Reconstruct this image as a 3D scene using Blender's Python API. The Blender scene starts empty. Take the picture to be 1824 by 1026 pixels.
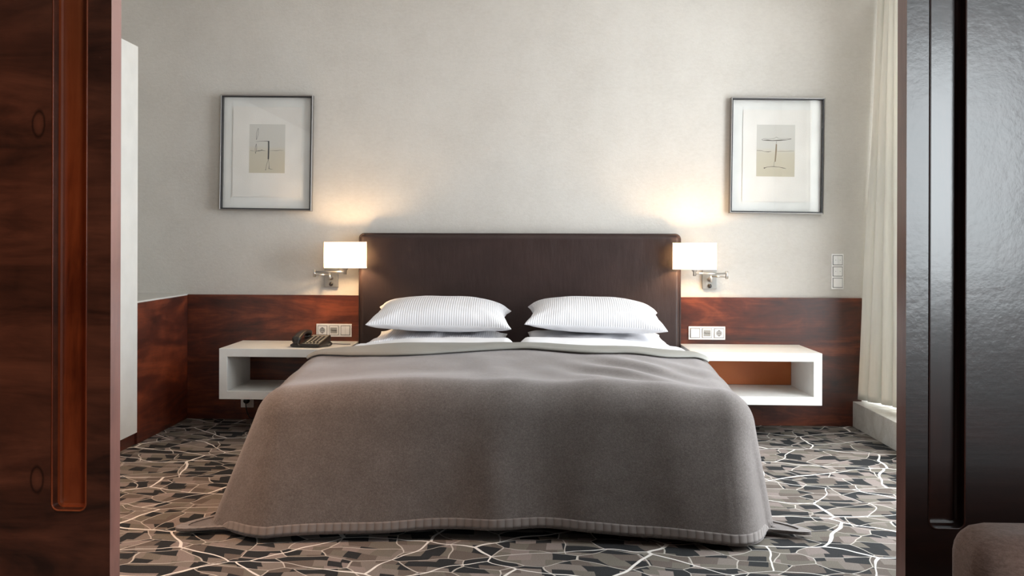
import bpy, bmesh, math, random
from mathutils import Vector, Matrix, noise

# ---------------------------------------------------------------- scene, camera, light
scene = bpy.context.scene
COL = scene.collection
PI = math.pi
random.seed(7)

CX = -0.06                                  # centre line of the bed
cam_data = bpy.data.cameras.new('camera')
cam = bpy.data.objects.new('camera', cam_data)
COL.objects.link(cam)
cam.location = (0.0, -5.77, 1.09)
cam.rotation_euler = (Matrix.Rotation(0.0477, 4, 'Z') @ Matrix.Rotation(PI / 2, 4, 'X') @ Matrix.Rotation(0.003, 4, 'Z')).to_euler()
cam_data.sensor_width = 36.0
cam_data.lens = 36.0 * 1689.0 / 1824.0
cam_data.shift_x = (912.0 - 861.0) / 1824.0
cam_data.shift_y = (432.0 - 513.0) / 1824.0
cam_data.clip_start = 0.05
scene.camera = cam

world = bpy.data.worlds.new('daylight')
scene.world = world
world.use_nodes = True
bg = world.node_tree.nodes['Background']
bg.inputs[0].default_value = (0.80, 0.88, 1.0, 1)
bg.inputs[1].default_value = 1.0

scene.view_settings.view_transform = 'Standard'
scene.view_settings.look = 'None'
scene.view_settings.exposure = 0.0
scene.view_settings.gamma = 1.0
scene.view_settings.use_curve_mapping = False
scene.cycles.use_denoising = True
scene.cycles.max_bounces = 8
scene.cycles.diffuse_bounces = 5
scene.cycles.transparent_max_bounces = 12
scene.cycles.sample_clamp_indirect = 6.0
scene.cycles.caustics_reflective = False
scene.cycles.caustics_refractive = False


def area_light(name, loc, rot, sx, sy, power, color):
    d = bpy.data.lights.new(name, 'AREA')
    d.shape = 'RECTANGLE'
    d.size, d.size_y = sx, sy
    d.energy, d.color = power, color
    o = bpy.data.objects.new(name, d)
    COL.objects.link(o)
    o.location, o.rotation_euler = loc, rot
    return o


# daylight in the bedroom window (right wall) and in the window of the sitting room behind the camera
area_light('bedroom_window_daylight', (2.56, -1.42, 1.40), (0, PI / 2, 0), 2.2, 2.5, 200, (0.91, 0.96, 1.0))
area_light('sitting_room_window_daylight', (3.0, -8.66, 1.62), (PI / 2, 0, 0), 1.5, 1.85, 98, (0.90, 0.97, 1.0))


# recessed ceiling spot by the wardrobe, warm
def spot(name, loc, power, color, angle, blend, target, radius=0.03):
    d = bpy.data.lights.new(name, 'SPOT')
    d.energy, d.color, d.spot_size, d.spot_blend, d.shadow_soft_size = power, color, angle, blend, radius
    o = bpy.data.objects.new(name, d)
    COL.objects.link(o)
    o.location = loc
    o.rotation_euler = (Vector(target) - Vector(loc)).to_track_quat('-Z', 'Y').to_euler()
    return o


spot('downlight_beam', (-1.45, -2.35, 2.66), 200, (1.0, 0.54, 0.29), math.radians(78), 1.0, (-1.62, -2.35, 0.0))
spot('downlight_beam', (-1.45, -4.75, 2.66), 55, (1.0, 0.58, 0.34), math.radians(58), 1.0, (-1.70, -3.67, 0.5))  # added lamp that brightens the left door, no known fitting there

# ---------------------------------------------------------------- node helpers


class NT:
    def __init__(self, name):
        self.m = bpy.data.materials.new(name)
        self.m.use_nodes = True
        self.t = self.m.node_tree
        self.b = self.t.nodes['Principled BSDF']

    def n(self, kind, **kw):
        nd = self.t.nodes.new('ShaderNode' + kind)
        for k, v in kw.items():
            if hasattr(nd, k):
                setattr(nd, k, v)
            else:
                nd.inputs[k.replace('_', ' ')].default_value = v
        return nd

    def l(self, a, b):
        self.t.links.new(a, b)

    def val(self, x, sock):
        if isinstance(x, (int, float)):
            sock.default_value = x
        elif isinstance(x, tuple):
            sock.default_value = x
        else:
            self.l(x, sock)

    def math(self, op, a, b=None, c=None, clamp=False):
        nd = self.n('Math', operation=op)
        nd.use_clamp = clamp
        self.val(a, nd.inputs[0])
        if b is not None:
            self.val(b, nd.inputs[1])
        if c is not None:
            self.val(c, nd.inputs[2])
        return nd.outputs[0]

    def vmath(self, op, a, b):
        nd = self.n('VectorMath', operation=op)
        self.val(a, nd.inputs[0])
        self.val(b, nd.inputs[1])
        return nd.outputs[0]

    def coord(self, which='Object'):
        return self.n('TexCoord').outputs[which]

    def noise(self, vec, scale, detail=4, rough=0.5, dist=0.0, out='Fac'):
        nd = self.n('TexNoise')
        self.l(vec, nd.inputs['Vector'])
        nd.inputs['Scale'].default_value = scale
        nd.inputs['Detail'].default_value = detail
        nd.inputs['Roughness'].default_value = rough
        nd.inputs['Distortion'].default_value = dist
        return nd.outputs[out]

    def ramp(self, fac, stops, interp='LINEAR'):
        nd = self.n('ValToRGB')
        self.l(fac, nd.inputs[0])
        cr = nd.color_ramp
        cr.interpolation = interp
        while len(cr.elements) > 1:
            cr.elements.remove(cr.elements[-1])
        cr.elements[0].position = stops[0][0]
        cr.elements[0].color = (*stops[0][1], 1)
        for p, c in stops[1:]:
            e = cr.elements.new(p)
            e.color = (*c, 1)
        return nd.outputs[0]

    def mix(self, fac, a, b, mode='MIX'):
        nd = self.n('Mix', data_type='RGBA', blend_type=mode)
        self.val(fac, nd.inputs[0])
        self.val(a if not isinstance(a, tuple) else (*a, 1)[:4], nd.inputs[6])
        self.val(b if not isinstance(b, tuple) else (*b, 1)[:4], nd.inputs[7])
        return nd.outputs[2]

    def bump(self, h, strength, dist=0.01, normal=None):
        nd = self.n('Bump')
        nd.inputs['Strength'].default_value = strength
        nd.inputs['Distance'].default_value = dist
        self.l(h, nd.inputs['Height'])
        if normal is not None:
            self.l(normal, nd.inputs['Normal'])
        return nd.outputs[0]

    def scaled(self, vec, s):
        nd = self.n('Mapping')
        self.l(vec, nd.inputs[0])
        nd.inputs['Scale'].default_value = s
        return nd.outputs[0]

    def set(self, **kw):
        for k, v in kw.items():
            self.val(v if not (isinstance(v, tuple) and len(v) == 3) else (*v, 1), self.b.inputs[k.replace('_', ' ')])
        return self


def plain(name, color, rough=0.5, metallic=0.0, var=0.04, bump=0.0, bscale=300, coat=0.0):
    t = NT(name)
    c = t.coord()
    f = t.noise(c, 9.0, 3)
    lo = tuple(x * (1 - var) for x in color)
    hi = tuple(min(1, x * (1 + var)) for x in color)
    t.set(Base_Color=t.ramp(f, [(0.3, lo), (0.7, hi)]), Roughness=rough, Metallic=metallic, Coat_Weight=coat)
    if bump:
        t.l(t.bump(t.noise(c, bscale, 2), bump, 0.002), t.b.inputs['Normal'])
    return t.m


def wood(name, dark, mid, light, axis='x', rough=0.28, coat=0.6, coat_rough=0.12, fig=1.0, knots=None, bumps=0.05):
    t = NT(name)
    c = t.coord()
    s = {'x': (0.8, 3.0, 4.0), 'y': (3.0, 0.8, 4.0), 'z': (4.0, 3.0, 0.7)}[axis]
    s2 = {'x': (6, 60, 90), 'y': (60, 6, 90), 'z': (90, 60, 6)}[axis]
    v = t.scaled(c, s)
    big = t.noise(v, 1.6 * fig, 5, 0.62, 0.9)
    fine = t.noise(t.scaled(c, s2), 1.0, 4, 0.6)
    blot = t.noise(c, 11.0, 4, 0.6, 0.5)
    f = t.math('ADD', t.math('MULTIPLY', big, 0.74), t.math('ADD', t.math('MULTIPLY', fine, 0.12), t.math('MULTIPLY', blot, 0.16)))
    colr = t.ramp(f, [(0.36, dark), (0.50, mid), (0.66, light)])
    if knots:
        sep = t.n('SeparateXYZ')
        t.l(c, sep.inputs[0])
        for kx, kz, a, b in knots:
            dx = t.math('DIVIDE', t.math('SUBTRACT', sep.outputs[0], kx), a)
            dz = t.math('DIVIDE', t.math('SUBTRACT', sep.outputs[2], kz), b)
            r = t.math('SQRT', t.math('ADD', t.math('MULTIPLY', dx, dx), t.math('MULTIPLY', dz, dz)))
            r = t.math('ADD', r, t.math('MULTIPLY', t.math('SUBTRACT', blot, 0.5), 0.8))
            ring = t.math('SUBTRACT', 1.0, t.math('DIVIDE', t.math('ABSOLUTE', t.math('SUBTRACT', r, 1.0)), 0.28), clamp=True)
            core = t.math('SUBTRACT', 1.0, r, clamp=True)
            colr = t.mix(t.math('MULTIPLY', ring, 0.8), colr, tuple(x * 0.35 for x in dark))
            colr = t.mix(t.math('MULTIPLY', core, 0.8), colr, light)
    t.set(Base_Color=colr, Roughness=rough, Coat_Weight=coat, Coat_Roughness=coat_rough)
    n1 = t.bump(fine, bumps, 0.002)
    n2 = t.bump(t.noise(c, 70.0, 4, 0.6), bumps * 1.8, 0.002, t.bump(t.noise(c, 14.0, 2, 0.5), bumps * 1.2, 0.006))
    t.l(n1, t.b.inputs['Normal'])
    t.l(n2, t.b.inputs['Coat Normal'])
    return t.m


M = {}

# plastered / papered wall
t = NT('wall_paper')
c = t.coord()
f = t.math('ADD', t.math('MULTIPLY', t.noise(c, 2.2, 6, 0.65), 0.6), t.math('MULTIPLY', t.noise(t.scaled(c, (30, 30, 60)), 1.0, 5, 0.7), 0.4))
t.set(Base_Color=t.ramp(f, [(0.30, (0.53, 0.50, 0.455)), (0.52, (0.60, 0.573, 0.528)), (0.72, (0.65, 0.625, 0.58))]), Roughness=0.85)
t.l(t.bump(t.noise(c, 70.0, 6, 0.7), 0.35, 0.004), t.b.inputs['Normal'])
M['wall'] = t.m
M['ceiling'] = plain('ceiling_paint', (0.80, 0.79, 0.77), 0.9)
M['ledge'] = plain('ledge_paint', (0.60, 0.585, 0.55), 0.6)
M['white_lacquer'] = plain('white_lacquer', (0.80, 0.79, 0.755), 0.38, bump=0.12, bscale=420)
M['wardrobe_white'] = plain('wardrobe_paint', (0.74, 0.73, 0.69), 0.5)
M['wainscot'] = wood('wainscot_mahogany', (0.013, 0.003, 0.002), (0.075, 0.014, 0.005), (0.23, 0.052, 0.018), 'x', 0.42, 0.22, 0.25)
M['wainscot_side'] = wood('wainscot_side_mahogany', (0.013, 0.003, 0.002), (0.075, 0.013, 0.005), (0.22, 0.046, 0.016), 'y', 0.45, 0.15, 0.3)
M['door_left'] = wood('door_mahogany_left', (0.040, 0.016, 0.010), (0.115, 0.038, 0.021), (0.22, 0.072, 0.038), 'x', 0.35, 0.5, 0.22, 1.6,
                      knots=[(-1.111, 1.355, 0.014, 0.030), (-1.113, 0.548, 0.014, 0.029)])
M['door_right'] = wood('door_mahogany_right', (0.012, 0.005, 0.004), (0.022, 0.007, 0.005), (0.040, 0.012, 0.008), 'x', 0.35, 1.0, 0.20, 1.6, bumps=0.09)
M['channel'] = wood('channel_mahogany', (0.12, 0.020, 0.006), (0.32, 0.062, 0.017), (0.46, 0.11, 0.034), 'z', 0.30, 0.6, 0.12)
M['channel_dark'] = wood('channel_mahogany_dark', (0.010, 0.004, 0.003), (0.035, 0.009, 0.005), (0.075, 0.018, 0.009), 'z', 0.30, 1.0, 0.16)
M['door_edge_lit'] = wood('door_edge_mahogany_lit', (0.13, 0.05, 0.038), (0.22, 0.085, 0.062), (0.32, 0.13, 0.10), 'z', 0.40, 0.7, 0.25)  # window sheen on the edges is put into this lighter, pinker colour

# stone platform
t = NT('pale_limestone')
c = t.coord()
f = t.noise(c, 6.0, 8, 0.65, 1.4)
cr = t.noise(t.scaled(c, (3, 3, 3)), 2.5, 6, 0.8, 2.0)
col = t.ramp(f, [(0.3, (0.56, 0.53, 0.47)), (0.55, (0.70, 0.68, 0.63)), (0.75, (0.78, 0.77, 0.73))])
vein = t.math('SUBTRACT', 1.0, t.math('MULTIPLY', t.math('ABSOLUTE', t.math('SUBTRACT', cr, 0.5)), 60.0), clamp=True)
t.set(Base_Color=t.mix(t.math('MULTIPLY', vein, 0.35), col, (0.22, 0.17, 0.12)), Roughness=0.35)
M['stone'] = t.m

# carpet
t = NT('patterned_carpet')
c = t.coord()
wn = t.n('TexNoise')
t.l(c, wn.inputs['Vector'])
wn.inputs['Scale'].default_value = 2.6
wn.inputs['Detail'].default_value = 2
w = t.vmath('SUBTRACT', wn.outputs['Color'], (0.5, 0.5, 0.5))
wm = t.n('VectorMath', operation='SCALE')
t.l(w, wm.inputs[0])
wm.inputs['Scale'].default_value = 0.20
cw = t.vmath('ADD', c, wm.outputs[0])
flat = t.vmath('MULTIPLY', cw, (1, 1, 0))


def voro(vec, scale, feature, rnd=1.0, metric='EUCLIDEAN'):
    nd = t.n('TexVoronoi', feature=feature)
    nd.voronoi_dimensions = '2D'
    if feature == 'F1':
        nd.distance = metric
    t.l(vec, nd.inputs['Vector'])
    nd.inputs['Scale'].default_value = scale
    nd.inputs['Randomness'].default_value = rnd
    return nd


def rotated(vec, ang, s):
    nd = t.n('Mapping')
    t.l(vec, nd.inputs[0])
    nd.inputs['Rotation'].default_value = (0, 0, ang)
    nd.inputs['Scale'].default_value = s
    return nd.outputs[0]


wid = t.noise(c, 3.0, 1)
big = voro(rotated(flat, 0.35, (0.75, 1.15, 1)), 3.1, 'DISTANCE_TO_EDGE', 0.95)
thin = voro(rotated(flat, -0.2, (0.8, 1.1, 1)), 6.8, 'DISTANCE_TO_EDGE', 0.9)
edge1 = t.math('LESS_THAN', big.outputs['Distance'], t.math('MULTIPLY', t.math('POWER', wid, 1.5), 0.034))
edge2 = t.math('LESS_THAN', thin.outputs['Distance'], 0.014)
pb = voro(rotated(flat, -0.2, (0.8, 1.1, 1)), 6.8, 'F1', 0.9)
s2 = t.n('SeparateColor')
t.l(pb.outputs['Color'], s2.inputs[0])
# irregular courses of four-sided patches, cut by the thin lines
w2 = t.n('TexNoise')
t.l(c, w2.inputs['Vector'])
w2.inputs['Scale'].default_value = 3.2
w2.inputs['Detail'].default_value = 1
w2s = t.n('VectorMath', operation='SCALE')
t.l(t.vmath('SUBTRACT', w2.outputs['Color'], (0.5, 0.5, 0.5)), w2s.inputs[0])
w2s.inputs['Scale'].default_value = 0.16
tilt = t.math('MULTIPLY', t.math('SUBTRACT', s2.outputs[0], 0.5), 0.05)
sp = t.n('SeparateXYZ')
t.l(rotated(t.vmath('ADD', c, w2s.outputs[0]), 0.12, (14.5, 16.0, 1)), sp.inputs[0])
rowf = t.math('FLOOR', t.math('ADD', sp.outputs[1], t.math('MULTIPLY', s2.outputs[0], 1.0)))
rw = t.n('TexWhiteNoise')
rw.noise_dimensions = '1D'
t.l(rowf, rw.inputs['W'])
colf = t.math('FLOOR', t.math('ADD', t.math('ADD', sp.outputs[0], t.math('MULTIPLY', sp.outputs[1], 0.18)), t.math('ADD', t.math('MULTIPLY', rw.outputs[0], 3.0), t.math('MULTIPLY', s2.outputs[2], 2.0))))
cb = t.n('CombineXYZ')
t.l(colf, cb.inputs[0])
t.l(rowf, cb.inputs[1])
t.l(t.math('MULTIPLY', s2.outputs[1], 50.0), cb.inputs[2])
hn = t.n('TexWhiteNoise')
hn.noise_dimensions = '3D'
t.l(cb.outputs[0], hn.inputs['Vector'])
h = hn.outputs['Value']
col = t.ramp(h, [(0.0, (0.021, 0.022, 0.023)), (0.36, (0.125, 0.102, 0.086)), (0.52, (0.20, 0.172, 0.15)),
                 (0.72, (0.155, 0.138, 0.114)), (0.88, (0.24, 0.20, 0.18))], 'CONSTANT')
pile = t.noise(c, 260.0, 3, 0.7)
col = t.mix(0.22, col, t.ramp(pile, [(0.3, (0.05, 0.05, 0.05)), (0.7, (1, 1, 1))]), 'OVERLAY')
col = t.mix(t.math('MULTIPLY', edge2, 0.75), col, (0.62, 0.58, 0.52))
col = t.mix(edge1, col, (0.80, 0.77, 0.72))
t.set(Base_Color=col, Roughness=0.95, Specular_IOR_Level=0.2)
t.l(t.bump(pile, 0.6, 0.006), t.b.inputs['Normal'])
M['carpet'] = t.m
M['sitting_floor'] = M['carpet']

# textiles
t = NT('taupe_wool')
c = t.coord()
fz = t.noise(c, 420.0, 3, 0.7)
weave = t.noise(t.scaled(c, (1, 1, 1)), 130.0, 4, 0.7)
mott = t.noise(c, 9.0, 6, 0.7)
f = t.math('ADD', t.math('MULTIPLY', fz, 0.45), t.math('ADD', t.math('MULTIPLY', weave, 0.35), t.math('MULTIPLY', mott, 0.2)))
t.set(Base_Color=t.ramp(f, [(0.35, (0.080, 0.067, 0.059)), (0.5, (0.140, 0.121, 0.110)), (0.66, (0.225, 0.202, 0.190))]), Roughness=0.95,
      Sheen_Weight=0.55, Sheen_Roughness=0.4, Sheen_Tint=(0.8, 0.76, 0.76))
t.l(t.bump(f, 0.45, 0.004), t.b.inputs['Normal'])
M['wool'] = t.m

t = NT('ribbed_hem')
c = t.coord('UV')
sep = t.n('SeparateXYZ')
t.l(c, sep.inputs[0])
rib = t.math('SINE', t.math('MULTIPLY', sep.outputs[0], 2 * PI))
rib = t.math('MULTIPLY_ADD', rib, 0.5, 0.5)
rib = t.math('POWER', rib, 0.35)
t.set(Base_Color=t.ramp(rib, [(0.0, (0.15, 0.130, 0.118)), (0.7, (0.205, 0.180, 0.165)), (1.0, (0.22, 0.195, 0.18))]), Roughness=0.95, Sheen_Weight=0.3)
t.l(t.bump(rib, 0.5, 0.004), t.b.inputs['Normal'])
M['hem'] = t.m
M['lining'] = plain('grey_green_lining', (0.27, 0.265, 0.24), 0.55, bump=0.1, bscale=500)
M['linen'] = plain('white_bed_linen', (0.84, 0.84, 0.86), 0.75, var=0.01, bump=0.12, bscale=160)
M['sheet'] = M['linen']

t = NT('striped_pillow_cotton')
c = t.coord('UV')
sep = t.n('SeparateXYZ')
t.l(c, sep.inputs[0])
wob = t.math('MULTIPLY', t.math('SUBTRACT', t.noise(c, 6.0, 2), 0.5), 1.2)
st = t.math('SINE', t.math('ADD', t.math('MULTIPLY', sep.outputs[0], 2 * PI * 62), wob))
st = t.math('POWER', t.math('MULTIPLY_ADD', st, 0.5, 0.5), 2.0)
t.set(Base_Color=t.ramp(st, [(0.0, (0.86, 0.86, 0.88)), (1.0, (0.74, 0.74, 0.77))]), Roughness=0.6)
t.l(t.bump(st, 0.35, 0.003), t.b.inputs['Normal'])
M['pillow_stripe'] = t.m

# leather
t = NT('brown_leather')
c = t.coord()
f = t.noise(c, 7.0, 5, 0.6)
v = t.n('TexVoronoi')
t.l(c, v.inputs['Vector'])
v.inputs['Scale'].default_value = 260
t.set(Base_Color=t.ramp(f, [(0.3, (0.026, 0.014, 0.012)), (0.7, (0.038, 0.021, 0.018))]), Roughness=0.48, Specular_IOR_Level=0.4)
n1 = t.bump(v.outputs['Distance'], 0.12, 0.001)
t.l(t.bump(t.noise(t.scaled(c, (26, 8, 5)), 1.0, 3), 0.16, 0.012, n1), t.b.inputs['Normal'])
M['leather'] = t.m

M['nickel'] = plain('brushed_nickel', (0.62, 0.60, 0.57), 0.28, 1.0)
M['plate_metal'] = plain('satin_steel_plate', (0.40, 0.40, 0.38), 0.42, 0.9)
M['pewter'] = plain('pewter_frame', (0.36, 0.35, 0.34), 0.32, 0.9)
M['frame_black'] = plain('black_frame_lip', (0.018, 0.018, 0.02), 0.4)
M['black'] = plain('black_plastic', (0.012, 0.011, 0.010), 0.35)
M['phone_black'] = plain('telephone_plastic', (0.022, 0.017, 0.013), 0.33)
M['keypad'] = plain('keypad_cream', (0.62, 0.58, 0.50), 0.45)
M['key'] = plain('key_dark', (0.03, 0.025, 0.02), 0.4)
M['socket_white'] = plain('socket_plastic', (0.84, 0.83, 0.81), 0.35)
M['socket_hole'] = plain('socket_recess', (0.36, 0.36, 0.36), 0.5)
M['gap_grey'] = plain('gap_grey', (0.16, 0.16, 0.16), 0.5)
M['display'] = plain('display_grey', (0.34, 0.34, 0.32), 0.3)
M['ink'] = plain('ink', (0.02, 0.02, 0.018), 0.7)
M['ink_soft'] = plain('faded_ink', (0.12, 0.11, 0.09), 0.8)
M['ink_tan'] = plain('tan_ink', (0.26, 0.21, 0.14), 0.8)
M['mat_board'] = plain('mount_board', (0.82, 0.825, 0.79), 0.85)
M['paper'] = plain('deckle_paper', (0.84, 0.82, 0.77), 0.9, bump=0.3, bscale=120)
M['groove_dark'] = plain('shadow_gap_black', (0.01, 0.008, 0.007), 0.6)

t = NT('etching_plate')
c = t.coord()
sep = t.n('SeparateXYZ')
t.l(c, sep.inputs[0])
g = t.math('ADD', sep.outputs[2], t.math('MULTIPLY', t.math('SUBTRACT', t.noise(c, 14.0, 4), 0.5), 0.02))
cc = t.ramp(t.math('MULTIPLY_ADD', g, 4.0, 0.5), [(0.0, (0.58, 0.54, 0.42)), (0.42, (0.61, 0.57, 0.46)), (0.50, (0.63, 0.60, 0.51)), (0.56, (0.63, 0.62, 0.57)), (1.0, (0.66, 0.65, 0.60))])
t.set(Base_Color=cc, Roughness=0.9)
M['etching'] = t.m

# lamp shade: thin fabric that lets light through
t = NT('lamp_shade_fabric')
t.t.nodes.remove(t.b)
d = t.n('BsdfDiffuse')
d.inputs[0].default_value = (0.88, 0.86, 0.80, 1)
tr = t.n('BsdfTranslucent')
fib = t.noise(t.scaled(t.coord(), (300, 300, 40)), 1.0, 2)
t.l(t.ramp(fib, [(0.3, (0.78, 0.72, 0.60)), (0.7, (0.86, 0.80, 0.68))]), tr.inputs[0])
mx = t.n('MixShader')
mx.inputs[0].default_value = 0.5
t.l(d.outputs[0], mx.inputs[1])
t.l(tr.outputs[0], mx.inputs[2])
t.l(mx.outputs[0], t.t.nodes['Material Output'].inputs[0])
M['shade'] = t.m

t = NT('curtain_fabric')
t.t.nodes.remove(t.b)
d = t.n('BsdfDiffuse')
fc = t.noise(t.scaled(t.coord(), (60, 60, 6)), 1.0, 3)
t.l(t.ramp(fc, [(0.3, (0.80, 0.79, 0.74)), (0.7, (0.86, 0.85, 0.80))]), d.inputs[0])
tr = t.n('BsdfTranslucent')
tr.inputs[0].default_value = (0.85, 0.83, 0.75, 1)
mx = t.n('MixShader')
mx.inputs[0].default_value = 0.24
t.l(d.outputs[0], mx.inputs[1])
t.l(tr.outputs[0], mx.inputs[2])
t.l(mx.outputs[0], t.t.nodes['Material Output'].inputs[0])
M['curtain'] = t.m

t = NT('picture_glass')
t.t.nodes.remove(t.b)
g = t.n('BsdfGlossy')
g.inputs['Roughness'].default_value = 0.03
tp = t.n('BsdfTransparent')
fr = t.n('LayerWeight')
fr.inputs['Blend'].default_value = 0.5
mx = t.n('MixShader')
t.l(t.math('MULTIPLY_ADD', t.math('POWER', fr.outputs['Facing'], 5.0), 0.9, 0.04), mx.inputs[0])
t.l(tp.outputs[0], mx.inputs[1])
t.l(g.outputs[0], mx.inputs[2])
t.l(mx.outputs[0], t.t.nodes['Material Output'].inputs[0])
M['glass'] = t.m

t = NT('warm_bulb')
t.set(Base_Color=(1.0, 0.9, 0.75), Emission_Color=(1.0, 0.66, 0.36), Emission_Strength=420.0)
M['bulb'] = t.m
t = NT('downlight_lens')
t.set(Base_Color=(1.0, 0.9, 0.75), Emission_Color=(1.0, 0.7, 0.4), Emission_Strength=6.0)
M['lens'] = t.m

t = NT('brown_upholstery')
c = t.coord()
wv = t.noise(t.scaled(c, (90, 90, 260)), 1.0, 2, 0.5)
nz = t.noise(c, 300.0, 3, 0.7)
f = t.math('ADD', t.math('MULTIPLY', wv, 0.6), t.math('MULTIPLY', nz, 0.5))
t.set(Base_Color=t.ramp(f, [(0.3, (0.19, 0.115, 0.088)), (0.7, (0.34, 0.22, 0.175))]), Roughness=0.95, Sheen_Weight=0.3)
t.l(t.bump(f, 0.5, 0.003), t.b.inputs['Normal'])
M['upholstery'] = t.m
M['dark_wood_leg'] = plain('dark_leg', (0.03, 0.012, 0.008), 0.4)

# ---------------------------------------------------------------- geometry helpers


def link(name, me, mat, parent=None, smooth=False, bevel=0.0, segs=3):
    o = bpy.data.objects.new(name, me)
    COL.objects.link(o)
    if mat is not None and not me.materials:
        for m_ in (mat if isinstance(mat, list) else [mat]):
            me.materials.append(m_)
    if parent is not None:
        o.parent = parent
    if smooth:
        for p in me.polygons:
            p.use_smooth = True
    if bevel > 0:
        md = o.modifiers.new('bevel', 'BEVEL')
        md.width, md.segments, md.limit_method, md.angle_limit = bevel, segs, 'ANGLE', math.radians(40)
        md.harden_normals = False
        for p in me.polygons:
            p.use_smooth = True
        wn_ = o.modifiers.new('wn', 'WEIGHTED_NORMAL')
        wn_.keep_sharp = True
    return o


def obj(name, bm, mat, parent=None, **kw):
    me = bpy.data.meshes.new(name)
    bmesh.ops.recalc_face_normals(bm, faces=bm.faces)
    bm.to_mesh(me)
    bm.free()
    return link(name, me, mat, parent, **kw)


def empty(name, loc=(0, 0, 0)):
    o = bpy.data.objects.new(name, None)
    COL.objects.link(o)
    o.location = loc
    o.empty_display_size = 0.05
    return o


def tag(o, label=None, cat=None, group=None, kind=None):
    if label:
        o['label'] = label
    if cat:
        o['category'] = cat
    if group:
        o['group'] = group
    if kind:
        o['kind'] = kind
    return o


def add_box(bm, lo, hi):
    vs = [bm.verts.new((x, y, z)) for x in (lo[0], hi[0]) for y in (lo[1], hi[1]) for z in (lo[2], hi[2])]
    for f_ in ((0, 1, 3, 2), (4, 6, 7, 5), (0, 4, 5, 1), (2, 3, 7, 6), (0, 2, 6, 4), (1, 5, 7, 3)):
        bm.faces.new([vs[i] for i in f_])
    return vs


def box(*pairs):
    bm = bmesh.new()
    for lo, hi in pairs:
        add_box(bm, lo, hi)
    return bm


def add_tube(bm, pts, r, n=14, caps=True):
    """tube along pts (list of vectors); r a number or a list."""
    pts = [Vector(p) for p in pts]
    rs = r if isinstance(r, (list, tuple)) else [r] * len(pts)
    rings = []
    prev = None
    for i, p in enumerate(pts):
        d_ = (pts[min(i + 1, len(pts) - 1)] - pts[max(i - 1, 0)]).normalized()
        if prev is None:
            a = Vector((0, 0, 1)) if abs(d_.z) < 0.9 else Vector((1, 0, 0))
        else:
            a = prev
        x = (a - d_ * a.dot(d_)).normalized()
        y = d_.cross(x)
        prev = x
        rings.append([bm.verts.new(p + (x * math.cos(k * 2 * PI / n) + y * math.sin(k * 2 * PI / n)) * rs[i]) for k in range(n)])
    for a, b in zip(rings, rings[1:]):
        for k in range(n):
            bm.faces.new((a[k], a[(k + 1) % n], b[(k + 1) % n], b[k]))
    if caps:
        bm.faces.new(rings[0])
        bm.faces.new(rings[-1])


def tube(pts, r, n=14):
    bm = bmesh.new()
    add_tube(bm, pts, r, n)
    return bm


def lathe(profile, n=32, axis='z', cap=True):
    """profile: list of (r, h) turned about an axis through the origin."""
    bm = bmesh.new()
    rings = []
    for r, h_ in profile:
        ring = []
        for k in range(n):
            a = 2 * PI * k / n
            x, y = r * math.cos(a), r * math.sin(a)
            ring.append(bm.verts.new({'z': (x, y, h_), 'y': (x, h_, y), 'x': (h_, x, y)}[axis]))
        rings.append(ring)
    for a, b in zip(rings, rings[1:]):
        for k in range(n):
            bm.faces.new((a[k], a[(k + 1) % n], b[(k + 1) % n], b[k]))
    if cap:
        bm.faces.new(rings[0])
        bm.faces.new(rings[-1])
    return bm


def grid_mesh(nu, nv, fn, uvfn=None, matfn=None):
    """mesh from fn(i/nu, j/nv) -> point."""
    vs, fs, uv = [], [], []
    for j in range(nv + 1):
        for i in range(nu + 1):
            vs.append(tuple(fn(i / nu, j / nv)))
    for j in range(nv):
        for i in range(nu):
            a = j * (nu + 1) + i
            fs.append((a, a + 1, a + nu + 2, a + nu + 1))
    me = bpy.data.meshes.new('grid')
    me.from_pydata(vs, [], fs)
    ul = me.uv_layers.new(name='UVMap')
    for p in me.polygons:
        for li in p.loop_indices:
            vi = me.loops[li].vertex_index
            u, v_ = (vi % (nu + 1)) / nu, (vi // (nu + 1)) / nv
            ul.data[li].uv = uvfn(u, v_) if uvfn else (u, v_)
    me.update()
    return me


def rounded_rect(x0, z0, x1, z1, r, n=6):
    pts = []
    for cx_, cz_, a0 in ((x1 - r, z0 + r, -PI / 2), (x1 - r, z1 - r, 0), (x0 + r, z1 - r, PI / 2), (x0 + r, z0 + r, PI)):
        for k in range(n + 1):
            a = a0 + k * PI / 2 / n
            pts.append((cx_ + r * math.cos(a), cz_ + r * math.sin(a)))
    return pts


def prism_y(pts, y0, y1):
    bm = bmesh.new()
    a = [bm.verts.new((x, y0, z)) for x, z in pts]
    b = [bm.verts.new((x, y1, z)) for x, z in pts]
    n = len(pts)
    bm.faces.new(a)
    bm.faces.new(list(reversed(b)))
    for k in range(n):
        bm.faces.new((a[k], a[(k + 1) % n], b[(k + 1) % n], b[k]))
    return bm


def smooth01(x):
    x = max(0.0, min(1.0, x))
    return x * x * (3 - 2 * x)


def lerp(a, b, k):
    return a + (b - a) * k


def struct(name, bm, mat, label=None, **kw):
    o = obj(name, bm, mat, **kw)
    return tag(o, label, kind='structure')


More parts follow.
